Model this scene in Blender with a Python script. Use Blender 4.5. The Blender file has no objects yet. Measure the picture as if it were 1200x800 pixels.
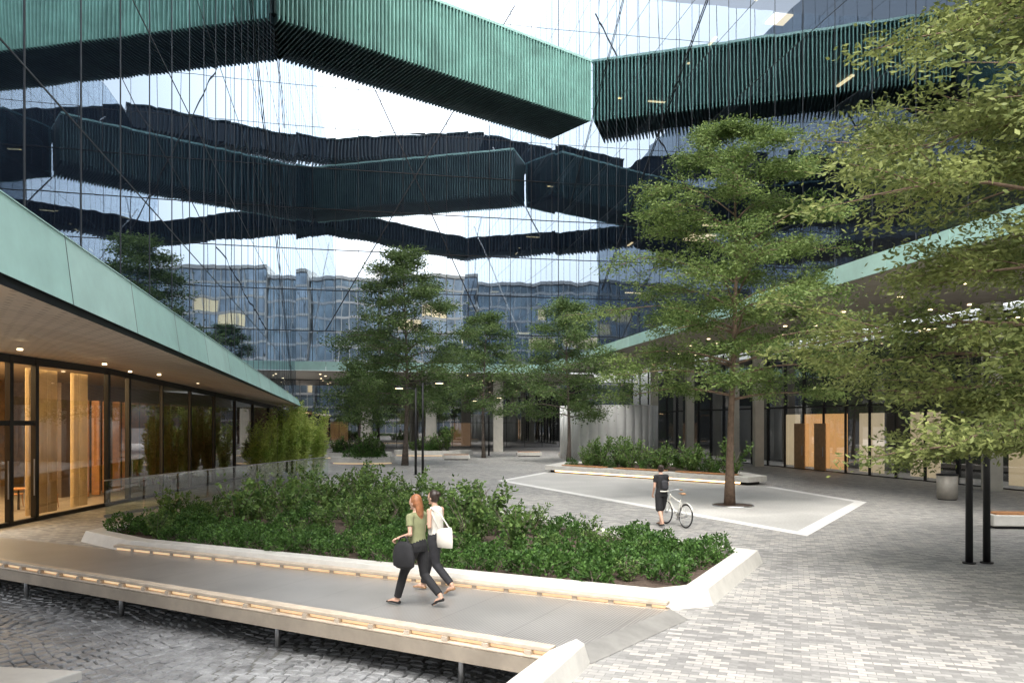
import bpy, math, random
import numpy as np
from mathutils import Vector, Matrix
random.seed(7); rng=np.random.default_rng(7)
S=bpy.context.scene; COL=S.collection
S.view_settings.view_transform='Standard'
try: S.view_settings.look='None'
except: pass
S.view_settings.exposure=0
# ------------------------------------------------------------ helpers
def link(o): COL.objects.link(o); return o
def tag(o,label=None,cat=None,group=None,kind=None):
    if label: o["label"]=label
    if cat: o["category"]=cat
    if group: o["group"]=group
    if kind: o["kind"]=kind
    return o
def setparent(o,p):
    o.parent=p
    o.matrix_parent_inverse=Matrix.Translation(-Vector(p.location)) if p.rotation_euler.z==0 else Matrix.Identity(4)
def empty(name,loc,label,cat,group=None):
    e=bpy.data.objects.new(name,None); e.location=loc; e.empty_display_size=.3
    link(e); return tag(e,label,cat,group)
class MB:
    def __init__(s): s.v=[]; s.f=[]
    def quad(s,*p):
        n=len(s.v); s.v+= [tuple(q) for q in p]; s.f.append(tuple(range(n,n+len(p))))
    def obox(s,c,ax,ay,az):
        c=Vector(c);ax=Vector(ax);ay=Vector(ay);az=Vector(az);n=len(s.v)
        for k in (-1,1):
            for (i,j) in ((-1,-1),(1,-1),(1,1),(-1,1)):
                s.v.append(tuple(c+ax*i+ay*j+az*k))
        for f in ((3,2,1,0),(4,5,6,7),(0,1,5,4),(1,2,6,5),(2,3,7,6),(3,0,4,7)): s.f.append(tuple(n+q for q in f))
    def box(s,x0,x1,y0,y1,z0,z1):
        s.obox(((x0+x1)/2,(y0+y1)/2,(z0+z1)/2),((x1-x0)/2,0,0),(0,(y1-y0)/2,0),(0,0,(z1-z0)/2))
    def bar(s,a,b,w,h,up=(0,0,1)):
        a=Vector(a);b=Vector(b);d=b-a;L=d.length;d.normalize();up=Vector(up)
        sd=d.cross(up)
        if sd.length<1e-4: sd=d.cross(Vector((1,0,0)))
        sd.normalize();u=sd.cross(d)
        s.obox((a+b)/2,d*L/2,sd*w/2,u*h/2)
    def prism(s,poly,z0,z1):
        n=len(s.v);m=len(poly)
        for p in poly: s.v.append((p[0],p[1],z0))
        for p in poly: s.v.append((p[0],p[1],z1))
        s.f.append(tuple(n+m+i for i in range(m))); s.f.append(tuple(n+m-1-i for i in range(m)))
        for i in range(m):
            j=(i+1)%m; s.f.append((n+i,n+j,n+m+j,n+m+i))
    def tube(s,pts,rads,n=8,cap=True,side=None,flat=None):
        pts=[Vector(p) for p in pts]; base=len(s.v); m=len(pts); prev=None
        for i,p in enumerate(pts):
            d=(pts[min(i+1,m-1)]-pts[max(i-1,0)]).normalized()
            if side is not None: a=Vector(side)
            elif prev is not None: a=prev
            else: a=Vector((1,0,0)) if abs(d.x)<.8 else Vector((0,1,0))
            a=(a-d*a.dot(d)); 
            if a.length<1e-5: a=Vector((0,1,0)).cross(d)
            a.normalize(); b=d.cross(a); prev=a
            r=rads[i]; ra,rb=(r if hasattr(r,'__len__') else (r,r))
            for k in range(n):
                t=2*math.pi*k/n; s.v.append(tuple(p+a*math.cos(t)*ra+b*math.sin(t)*rb))
        for i in range(m-1):
            for k in range(n):
                k2=(k+1)%n; s.f.append((base+i*n+k,base+i*n+k2,base+(i+1)*n+k2,base+(i+1)*n+k))
        if cap:
            s.f.append(tuple(base+n-1-k for k in range(n))); s.f.append(tuple(base+(m-1)*n+k for k in range(n)))
    def ell(s,c,rx,ry,rz,nu=12,nv=8,fn=None):
        base=len(s.v)
        for j in range(1,nv):
            ph=math.pi*j/nv
            for i in range(nu):
                th=2*math.pi*i/nu
                x,y,z=math.sin(ph)*math.cos(th),math.sin(ph)*math.sin(th),math.cos(ph)
                if fn: x,y,z=fn(x,y,z)
                s.v.append((c[0]+x*rx,c[1]+y*ry,c[2]+z*rz))
        t=len(s.v); s.v.append((c[0],c[1],c[2]+rz)); s.v.append((c[0],c[1],c[2]-rz))
        for j in range(nv-2):
            for i in range(nu):
                i2=(i+1)%nu; s.f.append((base+j*nu+i,base+(j+1)*nu+i,base+(j+1)*nu+i2,base+j*nu+i2))
        for i in range(nu):
            i2=(i+1)%nu; s.f.append((t,base+i,base+i2)); s.f.append((t+1,base+(nv-2)*nu+i2,base+(nv-2)*nu+i))
    def torus(s,c,R,r,axis='y',n=28,m=8,R2=None):
        base=len(s.v); c=Vector(c)
        for i in range(n):
            t=2*math.pi*i/n; d=Vector((math.cos(t),0,math.sin(t)))
            for k in range(m):
                u=2*math.pi*k/m; s.v.append(tuple(c+d*(R+r*math.cos(u))+Vector((0,1,0))*r*math.sin(u)))
        for i in range(n):
            for k in range(m):
                a=base+i*m+k;b=base+i*m+(k+1)%m;c2=base+((i+1)%n)*m+(k+1)%m;d2=base+((i+1)%n)*m+k
                s.f.append((a,b,c2,d2))
    def obj(s,name,mat,parent=None,smooth=False,label=None,cat=None,kind=None,group=None,bevel=0):
        me=bpy.data.meshes.new(name); me.from_pydata(s.v,[],s.f); me.update()
        if mat: me.materials.append(mat)
        if smooth: me.polygons.foreach_set('use_smooth',[True]*len(me.polygons))
        o=bpy.data.objects.new(name,me); link(o)
        if parent: setparent(o,parent)
        if bevel:
            b=o.modifiers.new('bevel','BEVEL'); b.width=bevel; b.segments=2; b.limit_method='ANGLE'
        return tag(o,label,cat,group,kind)
# ------------------------------------------------------------ materials
def nt(name):
    m=bpy.data.materials.new(name); m.use_nodes=True; t=m.node_tree
    return m,t,t.nodes['Principled BSDF']
def N(t,typ,**kw):
    n=t.nodes.new(typ)
    for k,v in kw.items(): setattr(n,k,v)
    return n
def ramp(t,fac,stops,const=False):
    r=N(t,'ShaderNodeValToRGB'); e=r.color_ramp.elements
    if const: r.color_ramp.interpolation='CONSTANT'
    e[0].position=stops[0][0]; e[0].color=(*stops[0][1],1)
    e[1].position=stops[1][0]; e[1].color=(*stops[1][1],1)
    for p,c in stops[2:]:
        q=e.new(p); q.color=(*c,1)
    t.links.new(fac,r.inputs[0]); return r.outputs[0]
def mul(t,a,b,fac=1):
    m=N(t,'ShaderNodeMix',data_type='RGBA',blend_type='MULTIPLY'); m.inputs[0].default_value=fac
    t.links.new(a,m.inputs[6]); t.links.new(b,m.inputs[7]); return m.outputs[2]
def M(name,col,rough=.6,metal=0,var=.2,scale=2.,bump=0,bscale=30,emis=None,es=0,spec=.5):
    m,t,p=nt(name); tc=N(t,'ShaderNodeTexCoord'); n=N(t,'ShaderNodeTexNoise')
    n.inputs['Scale'].default_value=scale; n.inputs['Detail'].default_value=6; n.inputs['Roughness'].default_value=.65
    t.links.new(tc.outputs['Object'],n.inputs['Vector'])
    lo=tuple(c*(1-var) for c in col); hi=tuple(min(1,c*(1+var)) for c in col)
    c=ramp(t,n.outputs['Fac'],[(.3,lo),(.7,hi)])
    t.links.new(c,p.inputs['Base Color']); p.inputs['Roughness'].default_value=rough; p.inputs['Metallic'].default_value=metal
    p.inputs['Specular IOR Level'].default_value=spec
    if bump:
        b=N(t,'ShaderNodeBump'); b.inputs['Strength'].default_value=bump; b.inputs['Distance'].default_value=.02
        n2=N(t,'ShaderNodeTexNoise'); n2.inputs['Scale'].default_value=bscale; n2.inputs['Detail'].default_value=4
        t.links.new(tc.outputs['Object'],n2.inputs['Vector']); t.links.new(n2.outputs['Fac'],b.inputs['Height']); t.links.new(b.outputs['Normal'],p.inputs['Normal'])
    if emis: p.inputs['Emission Color'].default_value=(*emis,1); p.inputs['Emission Strength'].default_value=es
    return m
def glass_mat(name,d,pane,floor,refl=.8,k=.012,tint=(.78,.84,.9),see=False,fr0=.04,fr1=.5,rmax=.97):
    m,t,p=nt(name); t.nodes.remove(p); out=t.nodes['Material Output']
    g=N(t,'ShaderNodeNewGeometry')
    def vm(op,a,b=None):
        v=N(t,'ShaderNodeVectorMath',operation=op)
        if isinstance(a,tuple): v.inputs[0].default_value=a
        else: t.links.new(a,v.inputs[0])
        if b is not None:
            if isinstance(b,tuple): v.inputs[1].default_value=b
            else: t.links.new(b,v.inputs[1])
        return v
    dot=vm('DOT_PRODUCT',g.outputs['Position'],(d[0],d[1],0)); sep=N(t,'ShaderNodeSeparateXYZ'); t.links.new(g.outputs['Position'],sep.inputs[0])
    cm=N(t,'ShaderNodeCombineXYZ'); t.links.new(dot.outputs['Value'],cm.inputs[0]); t.links.new(sep.outputs[2],cm.inputs[1])
    sc=vm('MULTIPLY',cm.outputs[0],(1/pane,1/floor,0)); fl=vm('FLOOR',sc.outputs[0])
    wn=N(t,'ShaderNodeTexWhiteNoise'); wn.noise_dimensions='3D'; t.links.new(fl.outputs[0],wn.inputs['Vector'])
    off=vm('MULTIPLY',wn.outputs['Color'],(.3,.3,1.5)); pos=vm('ADD',cm.outputs[0],off.outputs[0])
    st=vm('MULTIPLY',pos.outputs[0],(.55,.3,1)); no=N(t,'ShaderNodeTexNoise'); no.inputs['Scale'].default_value=1.; no.inputs['Detail'].default_value=1.
    t.links.new(st.outputs[0],no.inputs['Vector'])
    c1=vm('SUBTRACT',no.outputs['Color'],(.5,.5,.5)); c1=vm('MULTIPLY',c1.outputs[0],(k*1.5,k*1.5,k*1.5))
    c2=vm('SUBTRACT',wn.outputs['Color'],(.5,.5,.5)); c2=vm('MULTIPLY',c2.outputs[0],(k*.3,k*.3,k*.4))
    a=vm('ADD',g.outputs['Normal'],c1.outputs[0]); a=vm('ADD',a.outputs[0],c2.outputs[0]); nn=vm('NORMALIZE',a.outputs[0])
    gl=N(t,'ShaderNodeBsdfGlossy'); gl.inputs['Color'].default_value=(*tint,1); gl.inputs['Roughness'].default_value=.01
    t.links.new(nn.outputs[0],gl.inputs['Normal'])
    if see: tr=N(t,'ShaderNodeBsdfTransparent'); tr.inputs['Color'].default_value=(.6,.68,.75,1)
    else: tr=N(t,'ShaderNodeBsdfDiffuse'); tr.inputs['Color'].default_value=(.012,.017,.028,1)
    fr=N(t,'ShaderNodeFresnel'); fr.inputs['IOR'].default_value=1.5
    mr=N(t,'ShaderNodeMapRange'); mr.inputs['From Min'].default_value=fr0; mr.inputs['From Max'].default_value=fr1; mr.inputs['To Min'].default_value=refl; mr.inputs['To Max'].default_value=rmax
    t.links.new(fr.outputs[0],mr.inputs['Value'])
    mx=N(t,'ShaderNodeMixShader'); t.links.new(mr.outputs[0],mx.inputs[0]); t.links.new(tr.outputs[0],mx.inputs[1]); t.links.new(gl.outputs[0],mx.inputs[2])
    t.links.new(mx.outputs[0],out.inputs[0]); return m
def leaf_mat(name,dark,light,trans=.35,scale=.7):
    m,t,p=nt(name); out=t.nodes['Material Output']; tc=N(t,'ShaderNodeTexCoord'); n=N(t,'ShaderNodeTexNoise'); n.inputs['Scale'].default_value=scale; n.inputs['Detail'].default_value=3
    t.links.new(tc.outputs['Object'],n.inputs['Vector']); g=N(t,'ShaderNodeNewGeometry')
    ad=N(t,'ShaderNodeMath',operation='ADD'); t.links.new(n.outputs['Fac'],ad.inputs[0])
    ml=N(t,'ShaderNodeMath',operation='MULTIPLY'); ml.inputs[1].default_value=.4; t.links.new(g.outputs['Random Per Island'],ml.inputs[0]); t.links.new(ml.outputs[0],ad.inputs[1])
    mid=tuple((a+b)/2 for a,b in zip(dark,light))
    c=ramp(t,ad.outputs[0],[(.45,dark),(.95,light),(.7,mid)])
    t.links.new(c,p.inputs['Base Color']); p.inputs['Roughness'].default_value=.5; p.inputs['Specular IOR Level'].default_value=.25
    tl=N(t,'ShaderNodeBsdfTranslucent'); t.links.new(c,tl.inputs['Color'])
    mx=N(t,'ShaderNodeMixShader'); mx.inputs[0].default_value=trans; t.links.new(p.outputs[0],mx.inputs[1]); t.links.new(tl.outputs[0],mx.inputs[2]); t.links.new(mx.outputs[0],out.inputs[0]); return m
def paver_mat(name,stops,bw,rh,rot,mort=.006,mortc=(.12,.12,.115),big=.7,rough=.7,bump=.4,dots=False):
    m,t,p=nt(name); tc=N(t,'ShaderNodeTexCoord'); mp=N(t,'ShaderNodeMapping'); mp.inputs['Rotation'].default_value=(0,0,rot); t.links.new(tc.outputs['Object'],mp.inputs[0])
    b=N(t,'ShaderNodeTexBrick'); b.inputs['Scale'].default_value=1; b.inputs['Brick Width'].default_value=bw; b.inputs['Row Height'].default_value=rh; b.inputs['Mortar Size'].default_value=mort; b.inputs['Mortar Smooth'].default_value=.2
    b.inputs['Color1'].default_value=(0,0,0,1); b.inputs['Color2'].default_value=(1,1,1,1); b.inputs['Mortar'].default_value=(.5,.5,.5,1); b.inputs['Bias'].default_value=0
    t.links.new(mp.outputs[0],b.inputs['Vector'])
    n=N(t,'ShaderNodeTexNoise'); n.inputs['Scale'].default_value=.16; n.inputs['Detail'].default_value=2; t.links.new(tc.outputs['Object'],n.inputs['Vector'])
    ad=N(t,'ShaderNodeMath',operation='MULTIPLY_ADD'); ad.inputs[1].default_value=big*2; ad.use_clamp=True
    t.links.new(n.outputs['Fac'],ad.inputs[0]); 
    sb=N(t,'ShaderNodeMath',operation='SUBTRACT'); sb.inputs[1].default_value=big; t.links.new(b.outputs['Color'],sb.inputs[0]); t.links.new(sb.outputs[0],ad.inputs[2])
    c=ramp(t,ad.outputs[0],stops)
    n3=N(t,'ShaderNodeTexNoise'); n3.inputs['Scale'].default_value=14; n3.inputs['Detail'].default_value=6; t.links.new(tc.outputs['Object'],n3.inputs['Vector'])
    c=mul(t,c,ramp(t,n3.outputs['Fac'],[(.3,(.8,.8,.8)),(.7,(1,1,1))]))
    n4=N(t,'ShaderNodeTexNoise'); n4.inputs['Scale'].default_value=.5; n4.inputs['Detail'].default_value=5; t.links.new(tc.outputs['Object'],n4.inputs['Vector'])
    c=mul(t,c,ramp(t,n4.outputs['Fac'],[(.35,(.86,.86,.86)),(.65,(1,1,1))]))
    if dots:
        vo=N(t,'ShaderNodeTexVoronoi'); vo.voronoi_dimensions='2D'; vo.inputs['Scale'].default_value=3.4; vo.inputs['Randomness'].default_value=0; t.links.new(mp.outputs[0],vo.inputs['Vector'])
        c=mul(t,c,ramp(t,vo.outputs['Distance'],[(.13,(.35,.32,.3)),(.17,(1,1,1))]))
    mx=N(t,'ShaderNodeMix',data_type='RGBA'); t.links.new(b.outputs['Fac'],mx.inputs[0]); t.links.new(c,mx.inputs[6]); mx.inputs[7].default_value=(*mortc,1)
    t.links.new(mx.outputs[2],p.inputs['Base Color'])
    rr=ramp(t,n4.outputs['Fac'],[(.35,(rough-.2,)*3),(.65,(rough,)*3)]); t.links.new(rr,p.inputs['Roughness'])
    bp=N(t,'ShaderNodeBump'); bp.inputs['Strength'].default_value=bump; bp.inputs['Distance'].default_value=.01; bp.invert=True
    t.links.new(b.outputs['Fac'],bp.inputs['Height']); t.links.new(bp.outputs[0],p.inputs['Normal']); return m

m_pav=paver_mat('paving_setts',[(0,(.25,.245,.235)),(1,(.53,.5,.455)),(.3,(.32,.315,.3)),(.55,(.4,.39,.37)),(.8,(.47,.45,.415))],.21,.105,.35,mortc=(.21,.205,.195),big=.5)
m_terr=paver_mat('light_terrazzo_slab',[(0,(.54,.53,.5)),(1,(.6,.585,.55))],2.4,1.2,-.49,.004,(.44,.43,.41),big=.35)
m_asph=M('asphalt',(.055,.055,.055),.85,bump=.3)
m_sett=M('rough_slate_sett',(.26,.265,.27),.4,var=.5,scale=2.2,bump=.8,bscale=22)
m_white=M('pale_precast_concrete',(.62,.6,.55),.55,var=.1,scale=3,bump=.1)
m_stripe=M('white_stone_band',(.74,.73,.7),.6,var=.1,scale=4)
m_soil=M('bark_mulch',(.08,.055,.04),.95,var=.5,scale=12,bump=1,bscale=25)
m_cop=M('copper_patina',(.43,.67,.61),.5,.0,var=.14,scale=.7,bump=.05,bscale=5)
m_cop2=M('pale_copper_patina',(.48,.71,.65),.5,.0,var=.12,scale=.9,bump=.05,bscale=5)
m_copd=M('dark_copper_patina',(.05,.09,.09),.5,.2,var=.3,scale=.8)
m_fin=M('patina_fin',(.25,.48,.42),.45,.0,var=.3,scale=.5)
m_finb=M('darkened_back_fin',(.1,.165,.165),.45,.1,var=.35,scale=.5)  # darkness put into the back fins' colour so their mirror image reads dark
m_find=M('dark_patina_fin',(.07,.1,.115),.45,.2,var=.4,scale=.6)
m_dark=M('dark_bronze_metal',(.018,.018,.02),.4,.5,var=.2)
m_seam=M('grey_glazing_seam',(.06,.065,.07),.5,.2,var=.2)
m_black=M('black_paint',(.012,.012,.013),.45,var=.2)
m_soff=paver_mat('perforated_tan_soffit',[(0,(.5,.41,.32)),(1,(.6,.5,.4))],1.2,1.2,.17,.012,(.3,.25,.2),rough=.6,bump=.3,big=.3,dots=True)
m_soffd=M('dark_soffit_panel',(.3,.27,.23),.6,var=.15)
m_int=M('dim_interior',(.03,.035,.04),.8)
m_slab=M('floor_slab',(.12,.12,.12),.8)
m_lite=M('warm_lamp',(1,.8,.5),.5,emis=(1,.78,.48),es=4)
m_litd=M('dim_ceiling_lamp',(1,.8,.5),.5,emis=(1,.74,.4),es=2.2)
m_led=M('warm_led_strip',(1,.7,.4),.5,emis=(1,.72,.45),es=.6)
m_ledb=M('bright_led_strip',(1,.7,.4),.5,emis=(1,.66,.34),es=3.5)
m_wood=M('warm_timber',(.42,.2,.08),.5,var=.25,scale=6)
m_beige=M('oak_edge_rail',(.55,.46,.36),.5,var=.2,scale=5)
m_conc=M('concrete_column',(.58,.55,.48),.7,var=.1,bump=.1)
m_steel=M('brushed_steel',(.5,.5,.5),.35,.9,var=.1)
m_bark=M('tree_bark',(.17,.115,.08),.9,var=.4,scale=7,bump=.8,bscale=18)
m_barkg=M('grey_tree_bark',(.15,.12,.1),.9,var=.4,scale=7,bump=.8,bscale=18)
L_main=leaf_mat('oak_leaf',(.06,.11,.028),(.28,.37,.12),.45)
L_near=leaf_mat('sunny_oak_leaf',(.085,.12,.035),(.34,.38,.13),.45,.9)
L_far=leaf_mat('deep_green_leaf',(.055,.1,.035),(.2,.29,.1),.4)
L_shr=leaf_mat('shrub_leaf',(.045,.1,.026),(.23,.35,.1),.35,2.5)
L_shr2=leaf_mat('glossy_laurel_leaf',(.03,.075,.018),(.14,.27,.065),.3,3)
L_bam=leaf_mat('bamboo_leaf',(.28,.4,.08),(.66,.72,.22),.5,1)
def deck_mat():
    m,t,p=nt('grey_deck_grating'); tc=N(t,'ShaderNodeTexCoord'); mp=N(t,'ShaderNodeMapping'); mp.inputs['Rotation'].default_value=(0,0,.49); t.links.new(tc.outputs['Object'],mp.inputs[0])
    w=N(t,'ShaderNodeTexWave'); w.wave_type='BANDS'; w.bands_direction='X'; w.inputs['Scale'].default_value=7; t.links.new(mp.outputs[0],w.inputs[0])
    n=N(t,'ShaderNodeTexNoise'); n.inputs['Scale'].default_value=.7; n.inputs['Detail'].default_value=5; t.links.new(tc.outputs['Object'],n.inputs[0])
    c=mul(t,ramp(t,w.outputs['Fac'],[(.2,(.25,.24,.225)),(.6,(.42,.4,.375))]),ramp(t,n.outputs['Fac'],[(.3,(.78,.78,.78)),(.7,(1,1,1))]))
    bk=N(t,'ShaderNodeTexBrick'); bk.offset=0; bk.inputs['Scale'].default_value=1; bk.inputs['Brick Width'].default_value=1.25; bk.inputs['Row Height'].default_value=9; bk.inputs['Mortar Size'].default_value=.006; bk.inputs['Color1'].default_value=(.95,.95,.95,1); bk.inputs['Color2'].default_value=(1,1,1,1); bk.inputs['Mortar'].default_value=(.6,.6,.6,1)
    t.links.new(mp.outputs[0],bk.inputs['Vector']); c=mul(t,c,bk.outputs['Color'])
    t.links.new(c,p.inputs['Base Color']); p.inputs['Metallic'].default_value=.25; p.inputs['Roughness'].default_value=.36
    b=N(t,'ShaderNodeBump'); b.inputs['Strength'].default_value=.3; b.inputs['Distance'].default_value=.01; t.links.new(w.outputs['Fac'],b.inputs['Height']); t.links.new(b.outputs[0],p.inputs['Normal']); return m
m_deck=deck_mat()
def clear_mat(name,refl=.12,tint=(.9,.93,.92)):
    m,t,p=nt(name); t.nodes.remove(p); out=t.nodes['Material Output']
    gl=N(t,'ShaderNodeBsdfGlossy'); gl.inputs['Roughness'].default_value=.015; gl.inputs['Color'].default_value=(.95,.95,.95,1)
    tr=N(t,'ShaderNodeBsdfTransparent'); tr.inputs['Color'].default_value=(*tint,1)
    fr=N(t,'ShaderNodeFresnel'); fr.inputs['IOR'].default_value=1.5; mr=N(t,'ShaderNodeMapRange'); mr.inputs['From Max'].default_value=1; mr.inputs['To Min'].default_value=refl; t.links.new(fr.outputs[0],mr.inputs['Value'])
    mx=N(t,'ShaderNodeMixShader'); t.links.new(mr.outputs[0],mx.inputs[0]); t.links.new(tr.outputs[0],mx.inputs[1]); t.links.new(gl.outputs[0],mx.inputs[2]); t.links.new(mx.outputs[0],out.inputs[0]); return m
m_shop=clear_mat('shopfront_glass',.15,(.88,.88,.85)); m_shopd=clear_mat('tinted_shopfront_glass',.2,(.62,.64,.63)); m_shopk=clear_mat('dark_shopfront_glass',.3,(.4,.42,.42))
# ------------------------------------------------------------ ground
g=MB(); g.quad((-500,-500,-.62),(500,-500,-.62),(500,500,-.62),(-500,500,-.62)); g.obj('ground',m_asph,kind='structure')
PL=[(.55,9.4),(-.4,7.2),(-2.4,2.5),(-5,-4),(-9,-22),(60,-22),(60,110),(-60,110),(-60,22.9),(-20,22.9),(2.5,11.8)]
g=MB(); g.prism(PL,-.6,0); g.obj('paved_plaza',m_pav,kind='structure')
g=MB(); r=random.Random(3)
row=0; y=5.5
ca,sa=math.cos(-.5),math.sin(-.5)
v=-14.
while v<16:
    u=-20+ (row%2)*.12
    hgt=r.uniform(.15,.19)
    while u<9:
        w=r.uniform(.17,.27); uu=u+w/2; vv=v+hgt/2+.35*math.sin(uu*.9)+.12*math.sin(uu*2.3+row*.1)
        X=-3+uu*ca-vv*sa; Y=11+uu*sa+vv*ca
        far=12.9-.49*X+.2
        if -19<X<1.3 and 5<Y<far and (Y>9.45 or X<.35+(Y-9.35)*.43):
            hx,hy=w/2-.008,hgt/2-.008; z=-.5+.02*math.sin(uu*1.7)*math.cos(vv*1.3)+r.uniform(-.01,.01); n=len(g.v); ang=-.5+r.uniform(-.1,.1)+.3*math.cos(uu*.9)
            c_,s_=math.cos(ang),math.sin(ang); tx,ty=r.uniform(-.05,.05),r.uniform(-.05,.05)
            for (k,zz,q) in ((1,-.12,0),(.97,-.018,1),(.78,0,1)):
                for i,j in ((-1,-1),(1,-1),(1,1),(-1,1)):
                    a,b=i*hx*k,j*hy*k; g.v.append((X+a*c_-b*s_,Y+a*s_+b*c_,z+zz+(a*tx+b*ty)*q+(r.uniform(-.005,.005) if q else 0)))
            for L in (0,4):
                for i in range(4):
                    j=(i+1)%4; g.f.append((n+L+i,n+L+j,n+L+4+j,n+L+4+i))
            g.f.append((n+8,n+9,n+10,n+11))
        u+=w
    v+=hgt; row+=1
g.obj('sunken_cobbles',m_sett,kind='structure')
g=MB(); g.quad((-19,3,-.535),(1.6,3,-.535),(1.6,24,-.535),(-19,24,-.535)); g.obj('sunken_ground_bed',M('sett_joint_grit',(.14,.14,.13),.9),kind='structure')
TR=[(-.75,39.7),(7.8,20.3),(13.4,29),(12.2,36),(2,46.6)]
g=MB(); g.quad(*[(x,y,.004) for x,y in TR]); g.obj('court_slab',m_terr,kind='structure')
def offs(poly,d):
    n=len(poly); out=[]
    A=sum(poly[i][0]*poly[(i+1)%n][1]-poly[(i+1)%n][0]*poly[i][1] for i in range(n))
    sg=1 if A>0 else -1
    for i in range(n):
        p0=Vector(poly[i-1]);p1=Vector(poly[i]);p2=Vector(poly[(i+1)%n])
        d1=(p1-p0).normalized();d2=(p2-p1).normalized(); n1=Vector((-d1.y,d1.x))*sg;n2=Vector((-d2.y,d2.x))*sg
        b=(n1+n2); b/=max(.35,b.dot(n1)) if b.dot(n1)>0 else 1; 
        out.append(tuple(p1+b*d))
    return out
IN=offs(TR,.42); g=MB()
for i in range(3):
    j=i+1; g.quad((*TR[i],.008),(*TR[j],.008),(*IN[j],.008),(*IN[i],.008))
i,j=4,0; g.quad((*TR[i],.008),(*TR[j],.008),(*IN[j],.008),(*IN[i],.008))
g.obj('white_paving_band',m_stripe,kind='structure')
e=empty('tree_grate',(8,27.8,0),'small dark mulch tree pit with steel edge around oak','tree pit')
g=MB(); g.tube([(8,27.8,.004),(8,27.8,.03)],[.7,.66],24); g.obj('mulch',m_soil,e); g=MB(); pts=[(8+.72*math.cos(t*math.pi/12),27.8+.72*math.sin(t*math.pi/12),.02) for t in range(25)]; g.tube(pts,[.02]*25,5,cap=False); g.obj('edging',m_steel,e)
# ------------------------------------------------------------ planters
def ring(g,poly,w,h,bev=.12,z0=0):
    o=[offs(poly,0),offs(poly,bev),offs(poly,w),offs(poly,w)]; z=[z0,h,h*.97,z0]; n=len(poly); b=len(g.v)
    for k in range(4):
        for p in o[k]: g.v.append((p[0],p[1],z[k]))
    for k in range(3):
        for i in range(n):
            j=(i+1)%n; g.f.append((b+k*n+i,b+k*n+j,b+(k+1)*n+j,b+(k+1)*n+i))
def pin(p,poly):
    c=False;n=len(poly)
    for i in range(n):
        a=poly[i];b=poly[i-1]
        if (a[1]>p[1])!=(b[1]>p[1]) and p[0]<(b[0]-a[0])*(p[1]-a[1])/(b[1]-a[1])+a[0]: c=not c
    return c
P1=[(-10.9,19.4),(-8.9,17.75),(2.35,12.2),(3.3,12.6),(5.4,16.5),(3.6,18.3),(-6.2,32.5),(-9.9,26)]
e=empty('planter_bed',(-2,18,0),'large polygonal planter with pale concrete curb and dark mulch','planter')
g=MB(); ring(g,P1,.5,.27,.1); g.obj('curb',m_white,e,bevel=.015)
g=MB(); g.prism(offs(P1,.42),.0,.16); g.obj('soil',m_soil,e)
e=empty('concrete_seat_block',(1,9.5,0),'faceted pale concrete block ending the footbridge edge','bench')
g=MB()
def wedge(g,b,t,z0,z1):
    n=len(g.v);m=len(b)
    for p in b: g.v.append((*p,z0))
    for p in t: g.v.append((*p,z1))
    g.f.append(tuple(n+m+i for i in range(m)))
    for i in range(m):
        j=(i+1)%m; g.f.append((n+i,n+j,n+m+j,n+m+i))
wedge(g,[(.36,9.3),(-.62,7.15),(.0,6.9),(.78,8.7),(1.15,9.7),(1.02,10.0)],[(.45,9.28),(-.5,7.15),(-.15,7.05),(.52,8.65),(.9,9.55),(.82,9.78)],-.55,.26)
g.obj('block',m_white,e,bevel=.02)
P2=[(2,46.6),(11.2,36.4),(12.4,37.4),(11.4,47),(8,51),(3.5,51)]
e=empty('planter_bed',(7,43,0),'raised pale planter with lit timber bench edge','planter')
g=MB(); ring(g,P2,.9,.42,.0,.16); g.obj('curb',m_white,e,bevel=.02)
g=MB(); ring(g,offs(P2,.3),.5,.16,0); g.obj('plinth',m_dark,e)
g=MB(); g.prism(offs(P2,.85),0,.34); g.obj('soil',m_soil,e)
a=Vector((2,46.6,0));b=Vector((11.2,36.4,0)); d=(b-a).normalized(); nn=Vector((d.y,-d.x,0)); 
g=MB(); g.bar(a+d*.6-nn*.27+Vector((0,0,.1)),b-d*.6-nn*.27+Vector((0,0,.1)),.03,.09); g.obj('led_strip',m_ledb,e)
g=MB()
for t0,t1 in ((1.2,4.4),(5.2,8.6),(9.4,12.8)):
    for k in range(4): g.bar(a+d*t0-nn*(.25+k*.13)+Vector((0,0,.47)),a+d*t1-nn*(.25+k*.13)+Vector((0,0,.47)),.11,.05)
g.obj('timber_seat',m_wood,e,bevel=.008)
# ------------------------------------------------------------ footbridge
e=empty('footbridge',(-5,14,0),'low grey grating footbridge with oak edge rails and warm strip lights','footbridge')
NR=[Vector((.50,9.42,0)),Vector((-10.2,15.4,0)),Vector((-16,18.6,0))]; FR=[Vector((2.42,11.85,0)),Vector((-8.95,17.4,0)),Vector((-18.5,22.1,0))]
g=MB(); poly=[NR[0],FR[0],FR[1],FR[2],NR[2],NR[1]]; g.prism([(p.x,p.y) for p in poly],.02,.12)
ed=(FR[0]-NR[0]).normalized(); en=Vector((ed.y,-ed.x,0)); q0=NR[0]+ed*.4; q1=FR[0]+ed*.05
g.obj('deck',m_deck,e)
g=MB(); g.quad((q0.x,q0.y,.121),(q1.x,q1.y,.121),(q1.x+en.x*.3,q1.y+en.y*.3,.006),(q0.x+en.x*.3,q0.y+en.y*.3,.006)); g.quad((q1.x,q1.y,.121),(q1.x,q1.y,.0),(q1.x+en.x*.3,q1.y+en.y*.3,.004)); g.obj('threshold_plate',M('threshold_steel',(.3,.29,.27),.45,.3),e)
dz=Vector((0,0,1))
g=MB(); g2=MB(); g4=MB()
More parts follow.
